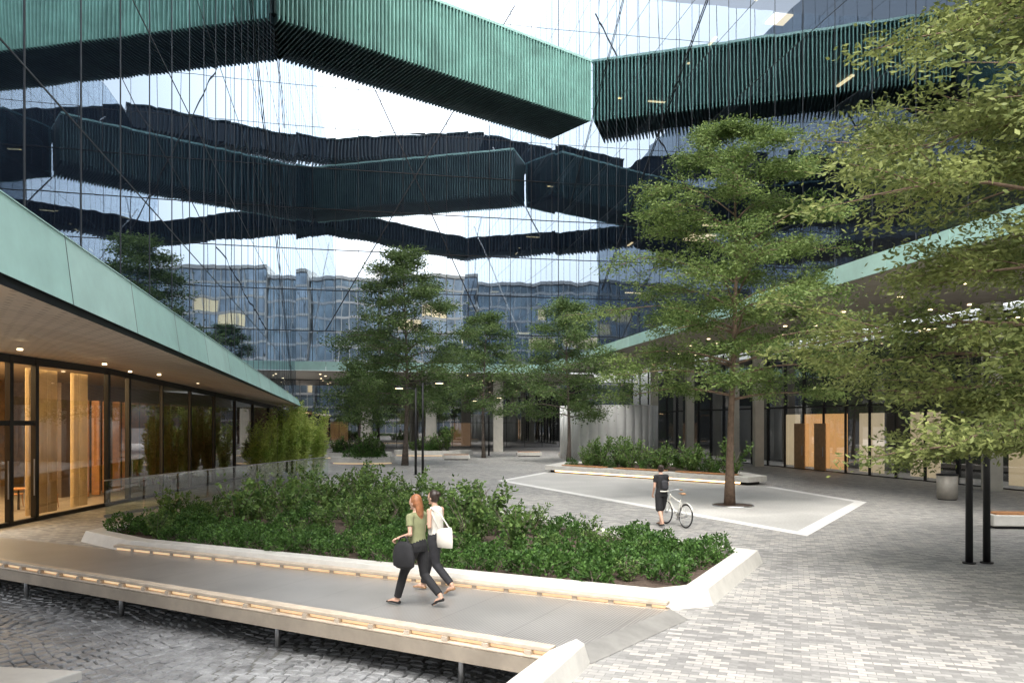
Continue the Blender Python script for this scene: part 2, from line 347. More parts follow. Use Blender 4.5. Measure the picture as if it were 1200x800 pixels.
def edge(A,B,sgn):
    d=(B-A).normalized(); n=Vector((-d.y,d.x,0))*sgn
    g.bar(A+n*.06,B+n*.06,.1,.2)
    g2.bar(A-n*.01+dz*.225,B-n*.01+dz*.225,.17,.06)
    g2.bar(A+n*.02+dz*.12,B+n*.02+dz*.12,.17,.035)
    L=(B-A).length; k=0.3
    while k<L: 
        g3=MB(); g3.bar(A+d*(k-.045)+n*.02+dz*.166,A+d*(k+.045)+n*.02+dz*.166,.16,.056); g3.obj('rail_block',m_beige,e); k+=.62
    g4.bar(A-n*.01+dz*.167+d*.05,B-n*.01+dz*.167-d*.05,.06,.04)
edge(NR[0],NR[1],1); edge(NR[1],NR[2],1)
edge(FR[0]+Vector((0,0,-.004)),FR[1]+Vector((0,0,-.004)),-1)
g.obj('side_beam',M('bronze_beam',(.4,.34,.27),.45,.3),e); g2.obj('edge_rail',m_beige,e,bevel=.012); g4.obj('led_strip',m_led,e)
for t in (.12,.4,.72,.97):
    for A,B in ((NR[0],NR[1]),(FR[0]-Vector((0,.6,0)),FR[1]-Vector((0,.6,0)))):
        p=A.lerp(B,t)+Vector((.1,.25,0)); g=MB(); g.tube([(p.x,p.y,-.6),(p.x,p.y,.02)],[.045,.045],10); g.obj('post',m_steel,e,True)
e=empty('stone_slab',(-7,9.4,-.5),'white flat stone slab lying on rough cobbles','slab')
g=MB(); g.prism([(-8.2,9.4),(-6.2,9.9),(-5.9,10.55),(-8.2,10.9)],-.55,-.4); g.obj('slab',m_white,e,bevel=.02)
# ------------------------------------------------------------ facades
def lineface(parent,p0,p1,zb0,zb1,zt,pane,floor,mat,nrm,name='glass_facade',hz=True,fmat=None,bw=.05,pr=.012):
    p0=Vector((*p0,0));p1=Vector((*p1,0)); d=p1-p0; L=d.length; d.normalize(); nrm=Vector((*nrm,0)).normalized()
    g=MB(); g.quad((p0.x,p0.y,zb0),(p1.x,p1.y,zb1),(p1.x,p1.y,zt),(p0.x,p0.y,zt))
    me=g.obj(name,mat,parent)
    if me.data.polygons[0].normal.dot(nrm)<0: me.data.flip_normals()
    g=MB(); u0=d.dot(p0); k=math.ceil(u0/pane); u=k*pane-u0
    while u<L:
        if u>=0:
            zb=zb0+(zb1-zb0)*u/L; c=p0+d*u+nrm*pr; g.obox(c+dz*(zb+zt)/2,d*bw/2,nrm*pr,dz*(zt-zb)/2)
        u+=pane
    if hz:
        z=math.ceil(max(zb0,zb1)/floor)*floor
        while z<zt: g.bar(p0+nrm*pr*.8+dz*z,p1+nrm*pr*.8+dz*z,pr*1.8,bw*.9); z+=floor
    g.obj('facade_frame',fmat or m_dark,parent)
    return d,nrm
def floors(parent,p0,p1,nrm,z0,zt,depth,step=4.,lights=0,seed=0):
    p0=Vector((*p0,0));p1=Vector((*p1,0)); d=(p1-p0).normalized(); L=(p1-p0).length; nrm=Vector((*nrm,0)).normalized(); r=random.Random(seed)
    g=MB(); z=z0
    while z<zt:
        c=(p0+p1)/2-nrm*(.35+depth/2)+dz*z; g.obox(c,d*L/2,nrm*depth/2,dz*.25); z+=step
    g.obj('floor_slab',m_slab,parent)
    g=MB(); c=(p0+p1)/2-nrm*(.4+depth)+dz*(z0+zt)/2; g.obox(c,d*L/2,nrm*.1,dz*(zt-z0)/2)
    for q in (p0,p1): g.obox(q-nrm*(.2+depth/2)+dz*(z0-3+zt)/2,d*.08,nrm*(depth/2+.1),dz*(zt-z0+3)/2)
    g.obox((p0+p1)/2-nrm*(.2+depth/2)+dz*(zt+.1),d*(L/2+.3),nrm*(depth/2+.1),dz*.1)
    g.obj('core_wall',m_int,parent)
    for i in range(lights):
        g=MB()
        z=z0+step*r.randint(1,int((zt-z0)/step)-1)-.32; u=r.uniform(1,L-1); w=r.uniform(1.,2.2); c=p0+d*u-nrm*r.uniform(1.5,depth-1)+dz*z
        g.obox(c,d*(w/2 if r.random()<.5 else .08),nrm*(.08 if r.random()<.5 else w/2),dz*.04)
        g.obj('ceiling_light',m_litd,parent)
LF=lambda Y:(-4.45-.222*Y,Y)
RF=lambda Y:(19.1-.182*Y,Y)
ZT=48
W=empty('office_building',(-15,30,0),'glass office wing with patinated copper canopy above lit shopfront','building')
gm=glass_mat('mirror_glass_wing',(-.2167,.976),2.4,4,k=.0045,refl=.42,tint=(.76,.85,.94),fr0=.12,fr1=.6,rmax=.88)
lineface(W,LF(5),LF(75.2),5.45,4.1,ZT,2.4,4.,gm,(.976,.2167),bw=.022,hz=True,fmat=m_seam,pr=.006)
a=Vector((*LF(18.5),0))+dz*34+Vector((.05,.01,0)); b=Vector((*LF(72),0))+dz*5+Vector((.05,.01,0))
g=MB(); g.bar(a,b,.04,.07); a2=Vector((*LF(24),0))+dz*40+Vector((.05,.01,0)); b2=Vector((*LF(60),0))+dz*26+Vector((.05,.01,0)); g.bar(a2,b2,.04,.05); g.obj('fold_line_trim',m_dark,W)
fa=lambda Y:(-5.45-(Y-8.2)*.1745)
ft=lambda Y:5.56-(Y-8.2)*.0428
fb=lambda Y:4.60-(Y-8.2)*.0232
fd=lambda Y:4.49-(Y-8.2)*.0202
Ys=[2+i*(38/14) for i in range(15)]; cA=MB(); cB=MB()
for i in range(14):
    y0,y1=Ys[i]+.012,Ys[i+1]-.012
    (cA if i%3 else cB).quad((fa(y0),y0,fb(y0)),(fa(y1),y1,fb(y1)),(fa(y1)-.12,y1,ft(y1)),(fa(y0)-.12,y0,ft(y0)))
cA.obj('canopy_fascia',m_cop,W); cB.obj('canopy_fascia',m_cop2,W)
g=MB()
g.quad((fa(2)-.05,2,fd(2)),(fa(40)-.05,40,fd(40)),(fa(40)-.05,40,fb(40)+.02),(fa(2)-.05,2,fb(2)+.02))
g.quad((fa(2)-.06,2,fb(2)),(fa(40)-.06,40,fb(40)),(fa(40)-.16,40,ft(40)-.02),(fa(2)-.16,2,ft(2)-.02))
g.obj('canopy_edge',m_dark,W)
g=MB()
def tipz(Y): return ft(Y)-.03
g.quad((fa(2)-.1,2,tipz(2)),(fa(40)-.1,40,tipz(40)),(*LF(40),4.25),(*LF(5),5.4)); g.quad((fa(40)-.1,40,tipz(40)),(-15,50,4.2),(*LF(40),4.25))
g.quad((fa(40),40,fd(40)),(-14.4,49,3.9),(-14.4,49,4.2),(fa(40),40,ft(40)))
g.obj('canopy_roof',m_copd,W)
g=MB(); w0=(-14.7,2,5.1);w1=(-14.7,28,4.97);w2=(-14.5,49,3.95); f0=(fa(2)-.05,2,fd(2));f1=(fa(21)-.05,21,fd(21));f2=(fa(40)-.05,40,fd(40))
g.quad(f0,f1,w1,w0); g.quad(f1,f2,w2,w1)
g.obj('canopy_soffit',m_soff,W)
for (t,Y) in ((.55,17.5),(.5,21),(.5,25),(.5,29),(.5,34),(.8,27)):
    x=fa(Y)+( -14.6-fa(Y))*t; z=fd(Y)+(4.95-.04*max(0,Y-28)-fd(Y))*t
    g=MB(); g.tube([(x,Y,z-.012),(x,Y,z+.03)],[.06,.06],14); g.obj('downlight',m_lite,W)
Wt=lambda Y: 4.98 if Y<28 else 4.97-(Y-28)*.0486
posts=[20.6,22.3,23.5,27.7,29.2]+[29.2+2.8*i for i in range(1,8)]
g=MB()
for i,Y in enumerate(posts): 
    q=.08 if i<5 else .035
    g.box(-14.68,-14.52,Y-q,Y+q,0,Wt(Y)-.02)
g.box(-14.66,-14.54,20.6,23.4,2.92,3.06); g.box(-14.67,-14.53,20.6,49,0,.12); 
g.bar((-14.6,20.6,4.86),(-14.6,28,4.86),.14,.24); g.bar((-14.6,28,4.85),(-14.6,48.9,3.85),.14,.22)
g.obj('shopfront_frame',m_black,W)
for i in range(len(posts)-1):
    a,b=posts[i]+.07,posts[i+1]-.07
    if i<1: continue
    g=MB(); g.quad((-14.6,a,.12 if i>1 else 3.06),(-14.6,b,.12 if i>1 else 3.06),(-14.6,b,Wt(b)-.15),(-14.6,a,Wt(a)-.15)); g.obj('shopfront_pane',m_shop if b<29.3 else m_shopk,W)
for a,b in ((20.67,22.23),(22.37,23.43)):
    g=MB(); g.quad((-14.6,a,.12),(-14.6,b,.12),(-14.6,b,2.92),(-14.6,a,2.92)); do=g.obj('door',m_shop,W)
    g=MB(); g.tube([(-14.48,b-.15,.8),(-14.48,b-.15,1.9)],[.018,.018],8); h=g.obj('handle',m_steel,None); h.parent=do; h.matrix_parent_inverse=Matrix.Identity(4)
g=MB(); g.box(-24,-14.75,20.3,49,-.02,.02); g.obj('interior_floor',M('terrazzo_floor',(.3,.26,.22),.3),W)
g=MB(); g.box(-24.1,-24,20.3,49,0,5.2); g.box(-24,-14.8,49,49.1,0,4); g.box(-24,-14.8,20.2,20.3,0,5); g.obj('interior_wall',M('amber_timber_wall',(.46,.3,.14),.45,var=.4,scale=3),W)
g=MB(); g.box(-18.2,-17.9,30.5,49,0,4.6); g.obj('interior_partition',M('dark_plaster',(.1,.07,.05),.7),W)
g=MB(); g.quad((-24,20.3,5.0),(-24,49,5.0),(-14.75,49,5.0),(-14.75,20.3,5.0)); g.obj('interior_ceiling',M('ceiling_plaster',(.5,.42,.33),.8),W)
m_cur=M('amber_sheer_curtain',(.62,.48,.28),.9,var=.15)
for (ya,nn_) in ((23.85,52),(26.3,32)):
    g=MB(); pts=[(-15.1+.08*math.sin(i*1.5),ya+i*.03) for i in range(nn_)]
    for i in range(nn_-1): g.quad((*pts[i],.1),(*pts[i+1],.1),(*pts[i+1],4.7),(*pts[i],4.7))
    g.obj('curtain',m_cur,W,True)
for yy in (21.5,24.2,27,29.6):
    g=MB(); 
    for k in range(5): g.box(-23.9,-23.4,yy-1.1,yy+1.1,.4+k*.8,.45+k*.8)
    g.box(-23.9,-23.4,yy-1.15,yy-1.1,0,3.9); g.box(-23.9,-23.4,yy+1.1,yy+1.15,0,3.9); g.obj('shelf_unit',m_black,W)
for (x,y,z) in ((-17,24.5,3.2),(-18.5,26.5,3.0),(-17.5,28.2,3.4),(-20,24,2.8),(-21,27,3.1),(-19,22.6,3.2),(-16.2,26,3.5),(-16,22.4,3.4),(-17,21.4,3.9),(-18,22,2.6),(-20,21.5,3.4)):
    g=MB(); g.ell((x,y,z),.15,.15,.17,10,8); g.tube([(x,y,z+.1),(x,y,4.99)],[.008,.008],5); g.obj('pendant_lamp',m_lite,W,True)
def area(name,loc,size,size2,power,col,rot=(0,0,0),parent=None):
    l=bpy.data.lights.new(name,'AREA'); l.shape='RECTANGLE'; l.size=size; l.size_y=size2; l.energy=power; l.color=col
    o=bpy.data.objects.new(name,l); o.location=loc; o.rotation_euler=rot; link(o)
    if parent: setparent(o,parent)
    return o
area('ceiling_lamp',(-18.8,25.2,4.9),7.5,8,1500,(1,.7,.36),parent=W)
g=MB()
for i in range(22): g.box(-17.2,-16.9,30.6+i*.82,30.72+i*.82,.05,3.9)
g.obj('timber_screen',m_wood,W)
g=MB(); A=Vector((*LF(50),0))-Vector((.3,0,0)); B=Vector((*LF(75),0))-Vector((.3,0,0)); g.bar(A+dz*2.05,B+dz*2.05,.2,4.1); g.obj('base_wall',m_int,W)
# ---- rear wing
C0=(-21.3,75); dr=Vector((.9806,.1961,0)); nr=Vector((.1961,-.9806,0)); C1=(C0[0]+dr.x*28,C0[1]+dr.y*28)
B_=empty('office_building',(-8,80,0),'glass office wing closing the courtyard over a recessed ground floor','building')
gb=glass_mat('mirror_glass_rear',(.9806,.1961),2.2,4,k=.005,refl=.66,tint=(.82,.89,.95))
lineface(B_,(C0[0]+.02,C0[1]),C1,8.5,8.5,ZT,2.2,4.,gb,(.1961,-.9806),bw=.045)
g=MB()
z=10
while z<28:
    g.bar(Vector((*C0,z+2))+nr*.05,Vector((*C1,z+2))+nr*.05,.03,.07); z+=4
a=Vector((*C0,12))+dr*3+nr*.06; b=Vector((*C0,46))+dr*22+nr*.06; g.bar(a,b,.04,.09); a=Vector((*C0,10))+dr*20+nr*.06; b=Vector((*C0,40))+dr*6+nr*.06; g.bar(a,b,.04,.07)
g.obj('transom_line',m_dark,B_)
def P(u,off,z): 
    q=Vector((*C0,0))+dr*u+nr*off; return (q.x,q.y,z)
g=MB()
for i in range(10): g.bar(P(-3+i*3.05+.02,1.6,8.45),P(-3+(i+1)*3.05-.02,1.6,8.45),.1,.85)
g.obj('canopy_fascia',m_cop,B_)
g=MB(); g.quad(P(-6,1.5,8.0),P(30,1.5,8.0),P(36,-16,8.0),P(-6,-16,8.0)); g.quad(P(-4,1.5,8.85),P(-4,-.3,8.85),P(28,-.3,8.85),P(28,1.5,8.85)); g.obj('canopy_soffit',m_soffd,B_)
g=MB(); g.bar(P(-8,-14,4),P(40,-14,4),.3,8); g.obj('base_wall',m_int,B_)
lineface(B_,P(-6,-13.6,0)[:2],P(38,-13.6,0)[:2],0,0,7.9,2.2,3.,clear_mat('lobby_glass',.35,(.3,.3,.3)),(.1961,-.9806),'lobby_glass')
for u in (7,13.5,20.5): 
    g=MB(); p=P(u,-1.2,0); g.box(p[0]-.5,p[0]+.5,p[1]-.5,p[1]+.5,0,8); g.obj('column',m_conc,B_)
r=random.Random(5)
for i in range(16):
    g=MB(); u=r.uniform(2,27);o=-r.uniform(1,13); p=P(u,o,7.96); g.box(p[0]-.08,p[0]+.08,p[1]-.08,p[1]+.08,7.95,7.99); g.obj('downlight',m_lite,B_)
for u,w,h in ((3,2,3),(17,2.5,2.8)):
    g=MB(); g.bar(P(u,-13.8,1.6),P(u+w,-13.8,1.6),.04,h); g.obj('lobby_glow_panel',M('timber_panel_glow',(.5,.3,.15),.6,emis=(1,.6,.3),es=.35),B_)  # panel glows by itself to imitate lighting in the lobby recess
# ---- east wing
E=empty('office_building',(18,45,0),'glass office wing with copper canopy band and recessed dark shopfront','building')
ge=glass_mat('mirror_glass_east',(-.179,.984),2.4,4,k=.0045,refl=.36,see=True,tint=(.76,.85,.95),fr0=.05,fr1=.5,rmax=.86)
lineface(E,RF(18),RF(80.5),9.0,9.0,ZT,2.4,4.,ge,(-.984,-.179),bw=.022,fmat=m_seam,pr=.006)
floors(E,RF(18.1),RF(80.5),(-.984,-.179),12,ZT,8,4.,34,4)
g=MB()
for (y0,z0,y1,z1) in ((30,36,64,14),(22,20,36,36),(46,44,74,24)):
    a=Vector((*RF(y0),z0))+Vector((-.05,-.01,0)); b=Vector((*RF(y1),z1))+Vector((-.05,-.01,0)); g.bar(a,b,.04,.07)
g.obj('fold_line_trim',m_dark,E)
cA=MB(); cB=MB()
for i in range(21):
    y0=18+i*3+.02; y1=18+(i+1)*3-.02; (cA if i%3 else cB).bar((18.1-.182*y0,y0,8.7),(18.1-.182*y1,y1,8.7),.1,.7)
cA.obj('canopy_fascia',m_cop,E); cB.obj('canopy_fascia',m_cop2,E)
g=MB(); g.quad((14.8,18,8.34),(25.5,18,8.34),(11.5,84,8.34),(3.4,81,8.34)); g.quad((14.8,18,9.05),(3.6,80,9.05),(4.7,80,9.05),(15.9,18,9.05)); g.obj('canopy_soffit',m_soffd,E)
RW=lambda Y:(30.27-.23*Y,Y)
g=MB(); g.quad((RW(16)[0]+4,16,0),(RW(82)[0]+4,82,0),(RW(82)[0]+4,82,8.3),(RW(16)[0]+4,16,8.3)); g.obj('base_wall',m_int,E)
lineface(E,RW(16),RW(82),0,0,8.28,2.1,4.,m_shopd,(-.975,-.224),'shopfront_glass',bw=.12,pr=.05)
lm=M('timber_room_glow',(.5,.25,.1),.6,var=.3,emis=(1,.55,.22),es=.9); lp=M('plaster_room_glow',(.6,.52,.4),.6,var=.2,scale=.6,emis=(1,.78,.5),es=.6)  # emission in these panels stands in for lit rooms behind the glass
for (y0,y1,mt) in ((50.8,52.6,lp),(48.4,50.5,lm),(46.1,48.2,lm),(43,45,lp),(39,41,lp),(33,35,lp)):
    g=MB(); a=Vector((*RW(y0),0));b=Vector((*RW(y1),0)); o=Vector((.5,.1,0)); g.bar(a+o+dz*1.85,b+o+dz*1.85,.05,3.4); g.obj('room_glow_panel',mt,E)
m_doorw=M('timber_door_leaf',(.5,.27,.12),.45,var=.2,scale=4)
for y0 in (49.3,47.2):
    g=MB(); a=Vector((*RW(y0),0));b=Vector((*RW(y0+1.1),0)); o=Vector((-.14,0,0)); g.bar(a+o+dz*1.5,b+o+dz*1.5,.06,2.9); do=g.obj('door',m_doorw,E)
    g=MB(); q=a.lerp(b,.15)+Vector((-.22,0,0)); g.tube([q+dz*.9,q+dz*1.5],[.02,.02],6); h=g.obj('handle',m_steel,None); h.parent=do; h.matrix_parent_inverse=Matrix.Identity(4)
for y in (56,63,70,52.8,34): 
    g=MB(); x=RW(y)[0]-1.2; g.box(x-.3,x+.3,y-.3,y+.3,0,8.3); g.obj('column',m_conc,E)
r=random.Random(9)
for i in range(20):
    g=MB(); y=r.uniform(22,75); x=RW(y)[0]-r.uniform(1,7); g.box(x-.08,x+.08,y-.08,y+.08,8.29,8.33); g.obj('downlight',m_lite,E)
e=empty('curved_wall',(8,62,0),'white curved freestanding wall beneath the canopy','wall')
g=MB(); pts=[]
for i in range(17):
    t=math.pi*(.95-.9*i/16); pts.append((8.2+4.2*math.cos(t),66-6*math.sin(t)))
for i in range(16):
    a,b=pts[i],pts[i+1]; g.quad((*a,0),(*b,0),(*b,4.4),(*a,4.4))
w=g.obj('wall_panel',M('white_render',(.85,.85,.83),.6,var=.05),e,True); so=w.modifiers.new('s','SOLIDIFY'); so.thickness=.15
# ------------------------------------------------------------ sky bridges
m_bb=M('bridge_dark_cladding',(.04,.08,.075),.5); m_bbd=M('bridge_dark_glazing',(.02,.03,.04),.15,.2)  # dark bridge body colour, so the paler fins stand out
def sky_bridge(A,B,z0,h,depth,label,sp=.3,fm=None,bm=None,fm2=None,ext=(0,0),cm=None):
    A=Vector((*A,0));B=Vector((*B,0)); d=(B-A).normalized(); A=A-d*ext[0]; B=B+d*ext[1]; L=(B-A).length; n=Vector((-d.y,d.x,0))
    if n.y<0: n=-n
    e=empty('sky_bridge',tuple((A+B)/2+dz*z0),label,'bridge')
    ga=MB(); gb_=MB(); g2=MB(); k=sp/2; i=0
    while k<L:
        dd=.42; bot=z0-.25
        for o,g in ((-.12,ga),(depth+.12,gb_)):
            g.obox(A+d*k+n*o+dz*(bot+z0+h)/2,d*.04,n*dd/2,dz*(z0+h-bot)/2)
        g2.obox(A+d*k+n*depth/2+dz*(z0-.02),d*.05,n*(depth/2+.05),dz*.22); k+=sp; i+=1
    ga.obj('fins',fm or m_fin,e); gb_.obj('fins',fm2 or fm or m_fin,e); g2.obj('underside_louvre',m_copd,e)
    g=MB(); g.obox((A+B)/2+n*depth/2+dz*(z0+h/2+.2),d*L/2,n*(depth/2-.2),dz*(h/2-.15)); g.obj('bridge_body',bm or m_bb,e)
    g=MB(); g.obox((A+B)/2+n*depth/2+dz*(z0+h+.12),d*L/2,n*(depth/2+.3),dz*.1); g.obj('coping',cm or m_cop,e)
    return e
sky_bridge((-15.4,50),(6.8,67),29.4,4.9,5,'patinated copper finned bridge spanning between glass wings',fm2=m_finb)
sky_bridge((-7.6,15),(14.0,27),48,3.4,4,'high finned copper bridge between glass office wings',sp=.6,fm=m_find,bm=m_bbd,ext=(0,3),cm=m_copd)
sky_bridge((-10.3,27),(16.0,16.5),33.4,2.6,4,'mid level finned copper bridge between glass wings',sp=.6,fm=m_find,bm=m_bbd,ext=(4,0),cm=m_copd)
# ------------------------------------------------------------ city blocks across the street
m_litw=M('warm_lit_window',(1,.8,.5),.5,emis=(1,.72,.42),es=.8)
def block(x0,x1,y,dep,h,wallc,glc,pier,fl,label,pw=.09,sp=.34,lit=0):
    e=empty('office_building',((x0+x1)/2,y-dep/2,0),label,'building')
    g=MB(); g.box(x0+.3,x1-.3,y-dep,y-.35,0,h-1); g.obj('window_glass',M('city_window',glc,.15,.5,var=.5,scale=.25),e)
    g=MB(); x=x0
    while x<=x1: g.box(x-pw,x+pw,y-dep-.1,y-.05,0,h); x+=pier
    z=3.8
    while z<h: g.box(x0,x1,y-dep,y-.1,z-sp,z+sp*.7); z+=fl
    g.box(x0-.05,x1+.05,y-dep-.3,y+.3,h-.8,h); g.obj('wall',M('city_stone',wallc,.8,var=.1,scale=.3),e)
    r=random.Random(int(x0))
    for i in range(lit):
        g=MB(); a=int(r.uniform(0,(x1-x0)/pier-3)); b=int(r.uniform(2,(h-4)/fl-1)); g.box(x0+a*pier+.2,x0+(a+r.choice((1,2,3)))*pier-.2,y-.34,y-.3,3.8+b*fl+.4,3.8+(b+1)*fl-.5); g.obj('lit_window',m_litw,e)
block(-110,-44,-42,20,40,(.68,.68,.68),(.32,.4,.48),2.0,3.8,'pale glass and stone office block with regular windows')
block(-43.8,-12,-46,20,37,(.85,.87,.87),(.42,.52,.6),1.6,3.4,'white banded glass office block across the street',lit=6)
block(-11.8,14,-43,20,40,(.7,.69,.67),(.34,.43,.5),2.0,3.7,'grey glazed office block with fine stone grid',lit=5)
block(14.2,70,-42,20,42,(.75,.72,.66),(.36,.43,.5),2.2,3.8,'beige masonry office block with wide window bays',lit=4)
block(70.2,130,-36,30,38,(.6,.6,.6),(.2,.26,.3),3.,3.8,'grey stone office block across the street')
# ------------------------------------------------------------ foliage
def quads_mesh(name,V,mat):
    n=len(V)//4; me=bpy.data.meshes.new(name); me.vertices.add(4*n); me.vertices.foreach_set('co',V.astype(np.float32).ravel())
    me.loops.add(4*n); me.loops.foreach_set('vertex_index',np.arange(4*n,dtype=np.int32)); me.polygons.add(n); me.polygons.foreach_set('loop_start',np.arange(0,4*n,4,dtype=np.int32)); me.update(calc_edges=True); me.materials.append(mat); return me
def leaves(c,L,W,out=None,droop=.2):
    n=len(c); d=rng.normal(size=(n,3)); d[:,2]=d[:,2]*.6-droop
    if out is not None: d+=out*.9
    d/=np.linalg.norm(d,axis=1)[:,None]; q=rng.normal(size=(n,3)); s=np.cross(d,q); s/=np.linalg.norm(s,axis=1)[:,None]
    l=L*rng.uniform(.6,1.25,n)[:,None]; w=W*rng.uniform(.7,1.2,n)[:,None]
    V=np.empty((n,4,3)); V[:,0]=c; V[:,1]=c+d*l*.5+s*w; V[:,2]=c+d*l; V[:,3]=c+d*l*.5-s*w
    return V.reshape(-1,3)
def tree(base,H,R,cb,tr,nl,nleaf,LL,LW,lm,bm,label,seed,name='oak_tree',spread=.33,prof=None,lean=(0,0),ntw=8,skip=(),flat=.55):
    r=random.Random(seed); bx,by=base
    e=empty(name,(bx,by,0),label,'tree'); g=MB()
    tp=[]; 
    for i in range(9):
        t=i/8; tp.append(Vector((bx+lean[0]*t+.12*math.sin(t*5+seed),by+lean[1]*t+.12*math.cos(t*4+seed),H*.95*t)))
    g.tube(tp,[tr*(1.35 if i==0 else 1-.9*(i/8)**.8) for i in range(9)],10)
    def at(z):
        t=min(.999,max(0,z/(H*.95)))*8; i=int(t); return tp[i].lerp(tp[i+1],t-i) if i<8 else tp[8]
    g2=MB(); C=[];O=[]
    prof=prof or (lambda t: (math.sin(math.pi*(.12+.88*t)**.75)**.7)*1.0 if t<1 else .1)
    for i in range(nl):
        t=(i+r.random())/nl; z=cb+(H-cb)*t; az=i*2.39996+r.uniform(-.4,.4); ln=R*prof(t)*r.uniform(.65,1.15)+.3
        if any(a<z<b for a,b in skip): continue
        up=.15+.5*t; o=Vector((math.cos(az),math.sin(az),0)); zs=max(cb*.75,z-ln*up*.8); s=at(zs)
        pts=[]
        for k in range(6):
            q=k/5; pts.append(s+o*ln*q+Vector((r.uniform(-.12,.12)*q*ln*.4,r.uniform(-.12,.12)*q*ln*.4,(z-zs)*(math.sin(q*1.9)/1.0)-.12*ln*q*q)))
        r0=tr*(.36-.22*t)
        g2.tube(pts,[max(.01,r0*(1-.88*k/5)) for k in range(6)],6)
        for j in range(ntw):
            q=r.uniform(.25,1.0); k=min(4,int(q*5)); p=pts[k].lerp(pts[k+1],q*5-k); a2=az+r.uniform(-1.5,1.5); tl=(ln*r.uniform(.15,.36)+.15)
            td=Vector((math.cos(a2),math.sin(a2),r.uniform(-.25,.4)))*tl; g2.tube([p,p+td*.5+Vector((0,0,.04)),p+td],[.016,.011,.005],4,cap=False)
            for w in (.3,.65,1.0): C.append(p+td*w); O.append(td.normalized())
    C=np.array([tuple(c) for c in C]); O=np.array([tuple(c) for c in O]); per=max(1,nleaf//len(C)); 
    wgt=rng.integers(int(per*.3),int(per*1.8)+1,len(C)); idx=np.repeat(np.arange(len(C)),wgt)
    cc=C[idx]+rng.normal(size=(len(idx),3))*np.array([spread,spread,spread*flat])
    V=leaves(cc,LL,LW,O[idx])-np.array([bx,by,0])
    tk=g.obj('trunk',bm,e,True); g2.obj('limbs',bm,e,True)
    me=quads_mesh('crown',V,lm); o=bpy.data.objects.new('crown',me); link(o); o.parent=e
    return e
tree((8,27.8),14,4.2,4.2,.165,50,80000,.14,.027,L_main,m_bark,'tall oak with reddish trunk in the pale triangular court',11,spread=.26,flat=.45)
pf=lambda t:(.62+.38*math.sin(math.pi*min(1,t*1.25)))*(1 if t<.8 else 1-.45*(t-.8)/.2)
tree((10.9,12.2),14.5,5.3,2.5,.2,80,230000,.125,.024,L_near,m_bark,'broad oak with sunlit yellow green drooping foliage',23,prof=pf,spread=.23,ntw=12,skip=((5.9,6.4),),flat=.42)
tree((-7.5,54),15.3,4.0,4.2,.2,44,42000,.2,.042,L_far,m_barkg,'slender dark green oak beside the twin lamp posts',31,spread=.38)
tree((-2.4,66),12.6,2.8,4.0,.15,28,16000,.23,.05,L_far,m_barkg,'young oak in front of the recessed lobby',41,spread=.38)
tree((4.2,58),12.3,3.5,3.6,.16,34,24000,.21,.045,L_far,m_barkg,'young dark green oak near the curved white wall',51,spread=.38)
tree((-12.5,63),8,2.2,3,.12,18,8000,.24,.055,L_far,m_barkg,'small green tree near the copper canopy end',61,spread=.4)
def mound(nm,R,Hh,n,L,Wd,lm):
    a=rng.uniform(0,2*np.pi,n); u=rng.uniform(0,1,n)**.5; ph=rng.uniform(0,1,n); rr=R*np.sqrt(1-ph**2*.85)*rng.uniform(.72,1.05,n)
    c=np.stack([np.cos(a)*rr,np.sin(a)*rr,.04+Hh*ph*rng.uniform(.85,1.1,n)],1)
    c+=.05*np.sin(c[:,[1,2,0]]*17); out=c/np.linalg.norm(c,axis=1)[:,None]; out[:,2]+=.4
    return quads_mesh(nm,leaves(c,L,Wd,out,-.1),lm)
def sprigs(nm,k,Hh,n,L,Wd,lm,sp=.6):
    cs=[];os_=[]
    for i in range(k):
        a=rng.uniform(0,6.28); t=rng.uniform(.15,sp); h=Hh*rng.uniform(.5,1.1); m=n//k; q=rng.uniform(.15,1,m)
        p=np.stack([np.cos(a)*t*q**1.3,np.sin(a)*t*q**1.3,h*q],1)+rng.normal(size=(m,3))*.045; cs.append(p); os_.append(np.tile([np.cos(a)*.3,np.sin(a)*.3,.6],(m,1)))
    return quads_mesh(nm,leaves(np.concatenate(cs),L,Wd,np.concatenate(os_),0),lm)
mounds=[mound('foliage',.36,.38,700,.07,.023,L_shr2) for i in range(4)]; sprg=[sprigs('foliage',8,.95,460,.11,.033,L_shr) for i in range(5)]
bam=[sprigs('foliage',14,2.9,2200,.2,.024,L_bam) for i in range(3)]
def stems_for(h):
    g=MB(); 
    for i in range(6):
        a=i*1.05; g.tube([(0,0,0),(.15*math.cos(a),.15*math.sin(a),h*.5),(.4*math.cos(a),.4*math.sin(a),h*.95)],[.012,.008,.004],5,cap=False)
    me=bpy.data.meshes.new('stems'); me.from_pydata(g.v,[],g.f); me.materials.append(m_barkg); return me
st_s=stems_for(.8); st_b=stems_for(2.6); st_m=stems_for(.3)
def plant(me,stm,x,y,z,s,label,grp,name='shrub',r=random.Random(1)):
    o=bpy.data.objects.new(name,me); o.location=(x,y,z); o.rotation_euler=(0,0,r.uniform(0,6.28)); o.scale=(s,s,s*r.uniform(.85,1.15)); link(o); tag(o,label,'plant',grp)
    c=bpy.data.objects.new('stems',stm); link(c); c.parent=o
    return o
r=random.Random(12); PI=offs(P1,.72); done=[]
